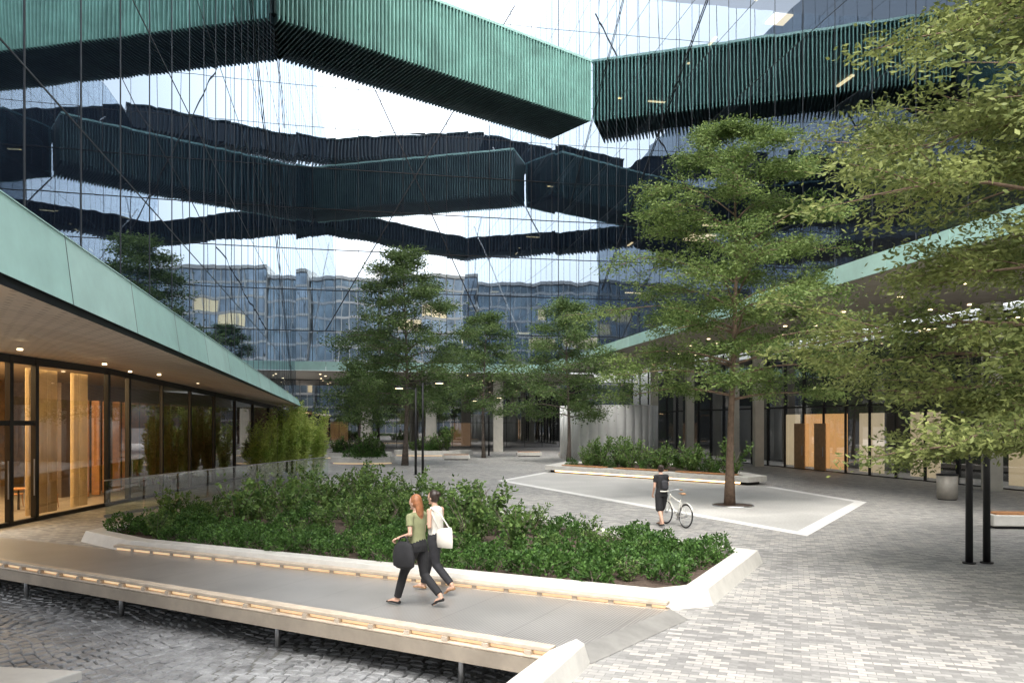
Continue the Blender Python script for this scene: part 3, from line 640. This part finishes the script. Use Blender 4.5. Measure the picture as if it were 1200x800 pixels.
for tries in range(7000):
    x,y=r.uniform(-11,5.4),r.uniform(12,32)
    if not pin((x,y),PI): continue
    near=(y-(12.15-.493*(x-2.35)))
    low=near<3.2 or x>2.2
    if any((x-a)**2+(y-b)**2<(.24 if low and c_ else .5) for a,b,c_ in done): continue
    done.append((x,y,low))
    right=max(0,min(1,(x+.5)/4.5))
    if (low and r.random()<.88) or r.random()<.35: plant(r.choice(mounds),st_m,x,y,.14,r.uniform(.75,1.15),'low mounded evergreen shrub in the planter bed','shrubs in the planter bed')
    else: plant(r.choice(sprg),st_s,x,y,.14,(.7 if low else r.choice((.65,.8,1.0,1.3)))*r.uniform(.9,1.1)*(1-.3*right),'loose leafy shrub with upright shoots in planter','shrubs in the planter bed')
P2i=offs(P2,1.3); done=[]
for tries in range(1200):
    x,y=r.uniform(2,12.4),r.uniform(36,51)
    if not pin((x,y),P2i) or any((x-a)**2+(y-b)**2<.8 for a,b in done): continue
    done.append((x,y)); plant(r.choice(sprg+mounds),st_s,x,y,.3,r.uniform(1.0,1.8),'leafy green shrub in the lit timber edged planter','shrubs in the lit planter')
for (x,y,s) in ((-11.6,38,1.1),(-12.4,40,1.15),(-11.0,40.5,1.2),(-12.2,43,1.25),(-11,44,1.25),(-12.6,37.6,.95),(-11.9,37,1.0),(-11.6,42,1.25),(-11.2,39.3,1.15),(-12.0,41.4,1.2),(-10.9,42.6,1.2),(-12.6,42,1.2),(-12.4,44.8,1.2)):
    plant(r.choice(bam),st_b,x,y,0,s,'bright green bamboo clump behind the glass railing','bamboo beside the shopfront','bamboo')
for (x,y,rx,ry,lab) in ((-13.5,66,3.2,2.2,'white curved seat planter with green shrubs'),(-7.2,70,3.6,1.6,'white curved seat planter with green shrubs'),(-11,56.5,2.4,1.2,'white curved seat planter with green shrubs')):
    e=empty('planter_bed',(x,y,0),lab,'planter','curved white planters')
    poly=[(x+rx*math.cos(t*math.pi/8),y+ry*math.sin(t*math.pi/8)) for t in range(16)]
    g=MB(); ring(g,poly,.5,.5,.05,.1); g.obj('curb',m_white,e); g=MB(); ring(g,offs(poly,.2),.2,.1); g.obj('led_strip',m_led,e); g=MB(); g.prism(offs(poly,.45),0,.4); g.obj('soil',m_soil,e)
    for k in range(9):
        a=r.uniform(0,6.28);q=r.uniform(0,.6); plant(r.choice(sprg+mounds),st_s,x+rx*q*math.cos(a),y+ry*q*math.sin(a),.35,r.uniform(1.2,2.3),'green shrub in a white curved planter','shrubs in curved planters')
def bench(x,y,L,rot,lab):
    e=empty('bench',(0,0,0),lab,'bench','stone benches with timber tops')
    g=MB(); g.box(-L/2,L/2,-.3,.3,.08,.4); g.obj('seat_block',m_white,e,bevel=.03); g=MB(); g.box(-L/2+.15,L/2-.15,-.22,.22,0,.08); g.obj('plinth',m_dark,e)
    g=MB(); 
    for k in range(4): g.box(-L/2+.1,L/2-.1,-.27+k*.14,-.15+k*.14,.4,.45)
    g.obj('timber_top',m_wood,e)
    e.location=(x,y,0); e.rotation_euler=(0,0,rot)
    for c in e.children: c.matrix_parent_inverse=Matrix.Identity(4)
for (x,y,L,ro) in ((1.5,68,2.2,.1),(-4.5,62,2.2,0),(4.8,66,1.6,.3),(15.2,21.8,3.2,-.1)): bench(x,y,L,ro,'white stone block bench with timber slat top')
def lamp_pair(x,y,lab,rot=0):
    e=empty('street_lamp',(0,0,0),lab,'street lamp','twin pole plaza lamps')
    for sx,hh in ((-.2,5.0),(.2,5.3)):
        g=MB(); g.tube([(sx,0,0),(sx,0,hh)],[.075,.06],14); g.obj('pole',m_black,e,True)
        g=MB(); g.tube([(sx,0,0),(sx,0,.03)],[.13,.13],14); g.obj('base_plate',m_black,e)
        s=-1 if sx<0 else 1
        g=MB(); g.tube([(sx,0,hh-.06),(sx+s*.95,0,hh+.02)],[.03,.025],8); g.obj('arm',m_black,e,True)
        g=MB(); g.tube([(sx+s*.95,0,hh-.02),(sx+s*.95,0,hh+.06),(sx+s*.95,0,hh+.1)],[.3,.28,.1],18); g.obj('lamp_head',m_black,e,True)
        g=MB(); g.tube([(sx+s*.95,0,hh-.05),(sx+s*.95,0,hh-.025)],[.22,.22],18); g.obj('lamp_lens',m_lite,e)
    e.location=(x,y,0); e.rotation_euler=(0,0,rot)
    for c in e.children: c.matrix_parent_inverse=Matrix.Identity(4)
lamp_pair(-5.35,44.3,'twin black lamp poles with disc heads on paving',.1)
lamp_pair(-2.3,70,'twin black lamp poles before the lobby',.3)
lamp_pair(9.95,16.4,'twin black lamp poles beneath the broad oak',.1)
e=empty('litter_bin',(17,30,0),'cylindrical beige metal litter bin on paving','bin')
m_bin=M('beige_bin_metal',(.5,.46,.4),.45,.2)
g=MB(); g.tube([(17,30,.04),(17,30,.95)],[.36,.38],24); g.obj('bin_body',m_bin,e,True)
g=MB(); g.tube([(17,30,.95),(17,30,1.0),(17,30,1.03)],[.4,.38,.22],24); g.obj('lid',m_dark,e,True)
g=MB(); g.tube([(17,30,0),(17,30,.04)],[.33,.33],20); g.obj('base',m_black,e)
e=empty('glass_railing',(-11.3,33,0),'low frameless glass railing with slim steel top rail','railing')
ra=Vector((-12.9,24.3,0)); rb=Vector((-9.9,41.5,0)); n=9; g1=MB(); g2=MB()
for i in range(n):
    a=ra.lerp(rb,i/n+.003);b=ra.lerp(rb,(i+1)/n-.003); g1.quad(a+dz*.06,b+dz*.06,b+dz*1.15,a+dz*1.15)
g1.obj('glass_panel',clear_mat('railing_glass',.16,(.72,.84,.78)),e); g2.bar(ra+dz*.04,rb+dz*.04,.06,.1); g2.bar(ra+dz*1.17,rb+dz*1.17,.04,.035); g2.obj('shoe_rail',m_steel,e)
def chair(x,y,rot):
    e=empty('chair',(0,0,0),'timber cafe chair behind the shopfront glass','chair','cafe chairs')
    g=MB(); g.box(-.21,.21,-.21,.21,.43,.47); g.obj('seat',m_wood,e,bevel=.01)
    for i,j in ((-1,-1),(1,-1),(1,1),(-1,1)):
        g=MB(); g.tube([(i*.2,j*.2,0),(i*.17,j*.17,.43)],[.014,.018],8); g.obj('leg',m_wood,e)
    g=MB(); g.tube([(-.2,-.19,.45),(-.22,-.17,.8)],[.014,.014],8); g.tube([(-.2,.19,.45),(-.22,.17,.8)],[.014,.014],8); g.box(-.235,-.21,-.2,.2,.66,.82); g.obj('backrest',m_wood,e)
    e.location=(x,y,.02); e.rotation_euler=(0,0,rot)
    for c in e.children: c.matrix_parent_inverse=Matrix.Identity(4)
for q in ((-16.2,26.9,0),(-15.9,25.9,3.4),(-17.6,27.2,.3),(-17.5,25.2,2)): chair(*q)
e=empty('table',(-16.9,26.3,0),'round cafe table behind the shopfront glass','table'); g=MB(); g.tube([(-16.9,26.3,.72),(-16.9,26.3,.76)],[.4,.4],22); g.obj('table_top',m_wood,e); g=MB(); g.tube([(-16.9,26.3,.02),(-16.9,26.3,.72)],[.04,.03],10); g.obj('table_leg',m_black,e)
# ------------------------------------------------------------ people
m_skin=M('skin',(.6,.37,.27),.5,var=.06); m_olive=M('olive_knit',(.24,.25,.13),.85,var=.12,scale=10,bump=.2,bscale=60); m_cream=M('cream_cloth',(.78,.74,.66),.85,var=.08,scale=10)
m_bcl=M('black_cloth',(.016,.016,.018),.85,var=.3,scale=8); m_nav=M('charcoal_cloth',(.03,.03,.035),.85,var=.3,scale=8)
m_hred=M('auburn_hair',(.3,.12,.05),.5,var=.35,scale=25); m_hbr=M('dark_brown_hair',(.03,.018,.012),.45,var=.35,scale=25); m_tan=M('tan_leather',(.35,.2,.1),.5); m_eye=M('eye',(.02,.015,.01),.2)
def rem(o,v=.008,sm=2):
    m=o.modifiers.new('remesh','REMESH'); m.mode='VOXEL'; m.voxel_size=v; m.use_smooth_shade=True
    s=o.modifiers.new('smooth','SMOOTH'); s.iterations=sm; s.factor=.5
def cap_(g,pts,rads,n=12):
    g.tube(pts,rads,n); 
    for p,r_ in zip(pts,rads):
        q=r_ if not hasattr(r_,'__len__') else min(r_)
        g.ell(p,q,q,q,n,8)
def hand(g,w,d,up,curl=.5):
    w=Vector(w);d=Vector(d).normalized();up=Vector(up); s=d.cross(up).normalized(); up=s.cross(d)
    g.tube([w,w+d*.03,w+d*.085],[(.024,.018),(.038,.016),(.04,.014)],10,side=tuple(s))
    for i,(o,l) in enumerate(((-.03,.062),(-.01,.075),(.011,.07),(.031,.055))):
        a=w+d*.08+s*o; b=a+(d*math.cos(curl)-up*math.sin(curl))*l*.5; c=b+(d*math.cos(curl*2.2)-up*math.sin(curl*2.2))*l*.5
        cap_(g,[a,b,c],[.0088,.0082,.007],8)
    a=w+d*.025-s*.03; b=a-s*.028+d*.03-up*.01; c=b+d*.028-up*.008; cap_(g,[a,b,c],[.011,.0095,.0085],8)
def person(loc,rot,label,J,topm,legm,hairm,hair,shoe,scale=1,shorts=False,sleeve=.45,headpitch=0,tank=False):
    e=empty('person',(0,0,0),label,'person')
    def fn(x,y,z):
        k=1
        if z<0: k=1-.28*(-z)**1.3
        return (x*(k if x<0 else 1-.12*max(0,-z)) ,y*k,z)
    hc=Vector(J['head']); g=MB()
    g.tube([J['pel'],J['waist'],J['chest'],J['shc'],J['neck']],[(.16,.105),(.125,.09),(.145,.1),(.14,.075),(.05,.05)],18,side=(0,1,0))
    g.tube([J['neck']-Vector((0,0,.04)),hc-Vector((.015,0,.06))],[.05,.046],12)
    g.ell(hc,.095,.074,.118,20,14,fn)
    g.ell(hc+Vector((.094,0,-.018)),.018,.012,.02,8,6)
    g.ell(hc+Vector((.078,0,-.062)),.016,.022,.009,8,6)
    g.ell(hc+Vector((.066,0,-.098)),.025,.026,.018,8,6)
    for s in (-1,1): g.ell(hc+Vector((-.005,s*.076,-.01)),.018,.009,.03,8,6)
    for s in ('L','R'):
        cap_(g,[J['sh'+s],J['el'+s],J['wr'+s]],[.044,.036,.025]); d=(J['wr'+s]-J['el'+s]).normalized(); hd=J.get('hd'+s,d); hand(g,J['wr'+s],hd,J.get('up'+s,Vector((0,0,1)) if abs(hd.z)<.8 else Vector((0,1 if s=='L' else -1,0))),J.get('curl',.5))
        cap_(g,[J['hip'+s],J['kn'+s],J['an'+s]],[.08,.052,.036])
        g.tube([J['kn'+s].lerp(J['an'+s],.02),J['kn'+s].lerp(J['an'+s],.3),J['an'+s]],[.05,.054,.036],12)
        an=J['an'+s];to=J['to'+s]; g.tube([an+Vector((-.04,0,-.03)),an.lerp(to,.5),to],[(.034,.035),(.04,.028),(.038,.016)],10,side=(0,1,0))
    b=g.obj('body',m_skin,e,True); rem(b,.0065,2)
    g=MB()
    for s in (-1,1): g.ell(hc+Vector((.083,s*.03,.008)),.011,.013,.008,8,6)
    g.obj('eyes',m_eye,e,True)
    g=MB(); g.tube([J['pel']+Vector((0,0,-.02 if not shorts else -.1)),J['waist'],J['chest'],J['shc'],J['neck']-Vector((0,0,.012))],[(.178,.125),(.148,.112),(.165,.12),(.155,.092),(.075,.066)],20,side=(0,1,0))
    if not tank:
        for s in ('L','R'):
            q=J['sh'+s].lerp(J['el'+s],sleeve/.45*.55); cap_(g,[J['shc'].lerp(J['sh'+s],.6),J['sh'+s]],[.06,.06]); g.tube([J['sh'+s],q],[.06,.058],12)
    else:
        for s in ('L','R'): cap_(g,[J['shc'].lerp(J['sh'+s],.5),J['shc'].lerp(J['sh'+s],.7)],[.05,.045])
    o=g.obj('shirt',topm,e,True); rem(o,.009,3)
    g=MB(); g.tube([J['waist']+Vector((0,0,-.03)),J['pel'],J['pel']-Vector((0,0,.09))],[(.15,.115),(.178,.13),(.165,.12)],18,side=(0,1,0))
    for s in ('L','R'):
        if shorts: cap_(g,[J['hip'+s]-Vector((0,0,.02)),J['hip'+s].lerp(J['kn'+s],.95)],[.1,.1])
        else:
            h,k,a=J['hip'+s],J['kn'+s],J['an'+s]; g.tube([h,h.lerp(k,.5),k,k.lerp(a,.5),k.lerp(a,.93)],[.1,.088,.07,.066,.058],14); g.ell(tuple(h),.1,.1,.1,14,8)
    o=g.obj('trousers' if not shorts else 'shorts',legm,e,True); rem(o,.009,3)
    for s in ('L','R'):
        an=J['an'+s];to=J['to'+s]; g=MB()
        g.tube([an+Vector((-.055,0,-.055)),an.lerp(to,.45)-Vector((0,0,.022)),to+Vector((.02,0,-.004))],[(.036,.026),(.045,.022),(.04,.018)],12,side=(0,1,0)); o=g.obj('shoe',shoe,e,True); rem(o,.007,2)
    g=MB(); g.ell(hc+Vector((-.02,0,.022)),.096,.086,.112,18,12)
    if hair=='long':
        g.tube([hc+Vector((-.05,0,.04)),hc+Vector((-.085,0,-.08)),hc+Vector((-.1,0,-.19)),hc+Vector((-.11,0,-.27))],[(.08,.06),(.085,.045),(.075,.035),(.04,.02)],14,side=(0,1,0))
    else:
        g.ell(hc+Vector((-.1,0,.06)),.05,.05,.048,12,8)
    o=g.obj('hair',hairm,e,True); rem(o,.008,1)
    for v in o.data.vertices:
        if v.co.x>hc.x+.045 and v.co.z<hc.z+.075: v.co.x=hc.x+.02; v.co.y*=.95
    e.location=loc; e.rotation_euler=(0,0,rot); e.scale=(scale,)*3
    for c in e.children: c.matrix_parent_inverse=Matrix.Identity(4)
    return e
V=Vector
def walkJ(ph=1,**kw):
    J=dict(pel=V((0,0,.93)),waist=V((.01,0,1.07)),chest=V((.025,0,1.26)),shc=V((.02,0,1.385)),neck=V((.025,0,1.45)),head=V((.05,0,1.58)),
      shL=V((.02,.175,1.375)),shR=V((.02,-.175,1.375)),elL=V((-.06,.215,1.11)),elR=V((.05,-.215,1.11)),wrL=V((-.04,.22,.87)),wrR=V((.2,-.2,.92)),
      hipL=V((.01,.085,.89)),hipR=V((-.01,-.085,.89)),
      knL=V((.2,.085,.5)),anL=V((.33,.08,.1)),toL=V((.5,.08,.045)),knR=V((-.06,-.085,.48)),anR=V((-.36,-.085,.19)),toR=V((-.24,-.085,.04)))
    if ph<0:
        for a in ('kn','an','to'):
            l,r_=J[a+'L'],J[a+'R']; J[a+'L'],J[a+'R']=V((r_.x,l.y,r_.z)),V((l.x,r_.y,l.z))
    J.update(kw); return J
hd=math.atan2(.49,-.87)
w1=(-1.48,12.05,.12); w2=(-1.28,13.0,.12)
person(w1,hd,'woman walking in olive top and black trousers with auburn hair',walkJ(1,elL=V((-.03,.23,1.13)),wrL=V((.17,.25,1.06)),curl=1.0),m_olive,m_bcl,m_hred,'long',m_black,1.03)
person(w2,hd,'woman walking in cream sleeveless top and loose black trousers',walkJ(-1,elL=V((-.02,.225,1.12)),wrL=V((.1,.19,1.2)),curl=1.2,head=V((.06,.01,1.58))),m_cream,m_nav,m_hbr,'bun',m_tan,1.02,tank=True)
def held(name,mb,mat,loc,rot,label,cat,parts=()):
    e=empty(name,(0,0,0),label,cat); o=mb.obj('bag_body',mat,e,True,bevel=.02)
    for nm,m2,mt in parts: m2.obj(nm,mt,e,True)
    e.location=loc; e.rotation_euler=(0,0,rot)
    for c in e.children: c.matrix_parent_inverse=Matrix.Identity(4)
g=MB(); g.tube([(.06,.27,1.05),(.06,.29,.98),(.05,.3,.82),(.05,.29,.68),(.05,.28,.64)],[(.1,.03),(.17,.05),(.21,.065),(.2,.06),(.14,.03)],18,side=(1,0,0))
s=MB(); s.tube([(-.08,.29,.95),(0,.28,1.1),(.05,.27,1.13),(.12,.28,1.1),(.19,.29,.95)],[.014]*5,8)
held('handbag',g,m_bcl,w1,hd,'large soft black bag hanging from a forearm','bag',[('strap',s,m_bcl)])
g=MB(); g.tube([(-.3,.2,1.14),(-.31,.21,1.08),(-.32,.22,.92),(-.32,.21,.82)],[(.14,.015),(.155,.04),(.16,.05),(.15,.03)],18,side=(1,0,0))
s=MB(); s.tube([(-.42,.2,1.12),(-.2,.17,1.36),(-.0,.15,1.445),(-.02,.17,1.38),(-.2,.215,1.12)],[.012]*5,8)
held('tote_bag',g,m_cream,w2,hd,'cream canvas tote bag hung from a shoulder','bag',[('strap',s,m_cream)])
bh=math.atan2(.94,-.35); bo=V((4.75,22.35,0)); cy=(4.32,22.2,0)
JC=walkJ(-1,elR=V((.1,-.26,1.14)),wrR=V((.36,-.22,1.07)),elL=V((.0,.22,1.1)),wrL=V((.12,.2,.88)),knL=V((-.02,.085,.48)),anL=V((-.2,.085,.14)),toL=V((-.06,.085,.04)),knR=V((.12,-.085,.5)),anR=V((.17,-.08,.1)),toR=V((.34,-.08,.045)),head=V((.07,-.01,1.57)),curl=1.1)
person(cy,bh,'cyclist in black shirt and shorts pushing a bicycle',JC,m_bcl,m_bcl,m_hbr,'bun',m_black,1.05,shorts=True)
g=MB(); g.tube([(-.1,-.02,1.33),(-.15,-.02,1.28),(-.16,-.02,1.12),(-.12,-.02,1.06)],[(.09,.03),(.11,.06),(.11,.07),(.09,.04)],16,side=(0,1,0)); s=MB(); s.tube([(-.17,.14,1.04),(-.185,.0,1.03),(-.17,-.14,1.04)],[.016]*3,8)
held('sling_bag',g,m_nav,cy,bh,'small black sling bag worn on the back','bag',[('strap',s,m_cream)])
m_bike=M('cream_bicycle_paint',(.75,.73,.66),.3,.1,var=.04); m_rub=M('tyre_rubber',(.02,.02,.02),.8)
e=empty('bicycle',(0,0,0),'cream city bicycle with black tyres and brown saddle','bicycle')
for wx in (-.52,.52):
    wp=bpy.data.objects.new('wheel',None); link(wp); wp.parent=e
    g=MB(); g.torus((wx,0,.345),.325,.02,n=36); o=g.obj('tyre',m_rub,None,True); o.parent=wp
    g=MB(); g.torus((wx,0,.345),.3,.012,n=36,m=6); o=g.obj('rim',m_steel,None,True); o.parent=wp
    g=MB(); 
    for k in range(24):
        t=k*math.pi/12; g.tube([(wx,.02*(-1)**k,.345),(wx+.3*math.cos(t),0,.345+.3*math.sin(t))],[.0025,.0025],4,cap=False)
    g.tube([(wx,-.04,.345),(wx,.04,.345)],[.022,.022],10); o=g.obj('spokes',m_steel,None); o.parent=wp
    g=MB(); pts=[(wx+.36*math.cos(t),0,.345+.36*math.sin(t)) for t in [.5+i*.22 for i in range(11)]]; g.tube(pts,[(.012,.026)]*11,8); g.obj('mudguard',m_bike,e,True)
g=MB(); bb=V((-.08,0,.3)); st=V((-.2,0,.78)); hdt=V((.36,0,.86)); hdb=V((.4,0,.7)); rw=V((-.52,0,.345)); fw=V((.52,0,.345))
g.tube([bb,st],[.018,.018],10); g.tube([st-V((-.02,0,.08)),hdt],[.018,.018],10); g.tube([bb,hdb],[.02,.02],10); g.tube([hdt+V((-.01,0,.04)),hdb],[.021,.021],10)
for s_ in (-.05,.05): g.tube([bb+V((0,s_*.5,0)),rw+V((0,s_,0))],[.01,.008],8); g.tube([st+V((0,s_*.3,-.06)),rw+V((0,s_,0))],[.009,.007],8); g.tube([hdb+V((0,s_*.8,0)),V((.45,s_,.5)),fw+V((0,s_,0))],[.013,.011,.009],8)
g.obj('frame',m_bike,e,True)
g=MB(); g.tube([hdt,V((.33,0,1.02))],[.012,.012],8); g.tube([V((.2,-.28,1.04)),V((.3,-.24,1.04)),V((.35,-.1,1.03)),V((.35,.1,1.03)),V((.3,.24,1.04)),V((.2,.28,1.04))],[.012]*6,8); g.obj('handlebar',m_steel,e,True)
for s_ in (-1,1): 
    g=MB(); g.tube([V((.17,s_*.285,1.04)),V((.27,s_*.25,1.04))],[.017,.017],8); g.obj('grip',m_tan,e,True)
g=MB(); g.tube([st,V((-.23,0,.93))],[.011,.011],8); g.obj('seat_post',m_steel,e,True)
g=MB(); g.tube([V((-.38,0,.95)),V((-.33,0,.96)),V((-.2,0,.955)),V((-.08,0,.95))],[(.06,.02),(.085,.035),(.045,.025),(.015,.012)],12,side=(0,1,0)); g.obj('saddle',m_tan,e,True)
g=MB(); g.tube([bb+V((0,-.03,0)),bb+V((0,-.05,0))],[.09,.09],20); g.tube([bb+V((0,-.06,0)),bb+V((.12,-.07,-.11))],[.01,.01],6); g.box(.0,.09,-.16,-.07,.175,.2); g.tube([bb+V((0,.05,0)),bb+V((-.12,.07,.11))],[.01,.01],6); g.box(-.24,-.15,.07,.16,.4,.425); g.obj('crankset',m_steel,e)
g=MB(); g.tube([V((-.5,-.05,.345)),V((-.5,-.05,.31)),V((-.08,-.05,.22)),V((-.02,-.05,.3)),V((-.08,-.05,.385)),V((-.5,-.05,.38))],[.006]*6,5); g.obj('chain',m_black,e)
e.location=bo; e.rotation_euler=(math.radians(4),0,bh)
for c in e.children: c.matrix_parent_inverse=Matrix.Identity(4)
# ------------------------------------------------------------ light
w=bpy.data.worlds.new("World"); S.world=w; w.use_nodes=True; t=w.node_tree; bg=t.nodes['Background']
sky=t.nodes.new('ShaderNodeTexSky'); sky.sky_type='NISHITA'; sky.sun_disc=False; sky.sun_elevation=math.radians(60); sky.sun_rotation=math.radians(195); sky.air_density=1.0; sky.dust_density=5; sky.ozone_density=1
hs=t.nodes.new('ShaderNodeHueSaturation'); hs.inputs['Saturation'].default_value=.22; hs.inputs['Value'].default_value=3.5; t.links.new(sky.outputs[0],hs.inputs['Color'])
t.links.new(hs.outputs[0],bg.inputs[0]); bg.inputs[1].default_value=.15
l=bpy.data.lights.new('sun','SUN'); l.energy=1.8; l.angle=math.radians(30); l.color=(1,.93,.82); so=bpy.data.objects.new('sun',l); link(so)
az=math.radians(195); el=math.radians(60); dirv=V((math.sin(az)*math.cos(el),math.cos(az)*math.cos(el),math.sin(el))); so.rotation_euler=dirv.to_track_quat('Z','Y').to_euler(); so.location=(0,0,80)
cam=bpy.data.cameras.new('camera'); cam.lens=27; cam.sensor_width=36; cam.shift_y=.0792; cam.clip_end=2000; co=bpy.data.objects.new('camera',cam); link(co); co.location=(0,0,3); co.rotation_euler=(math.radians(90),0,0); S.camera=co
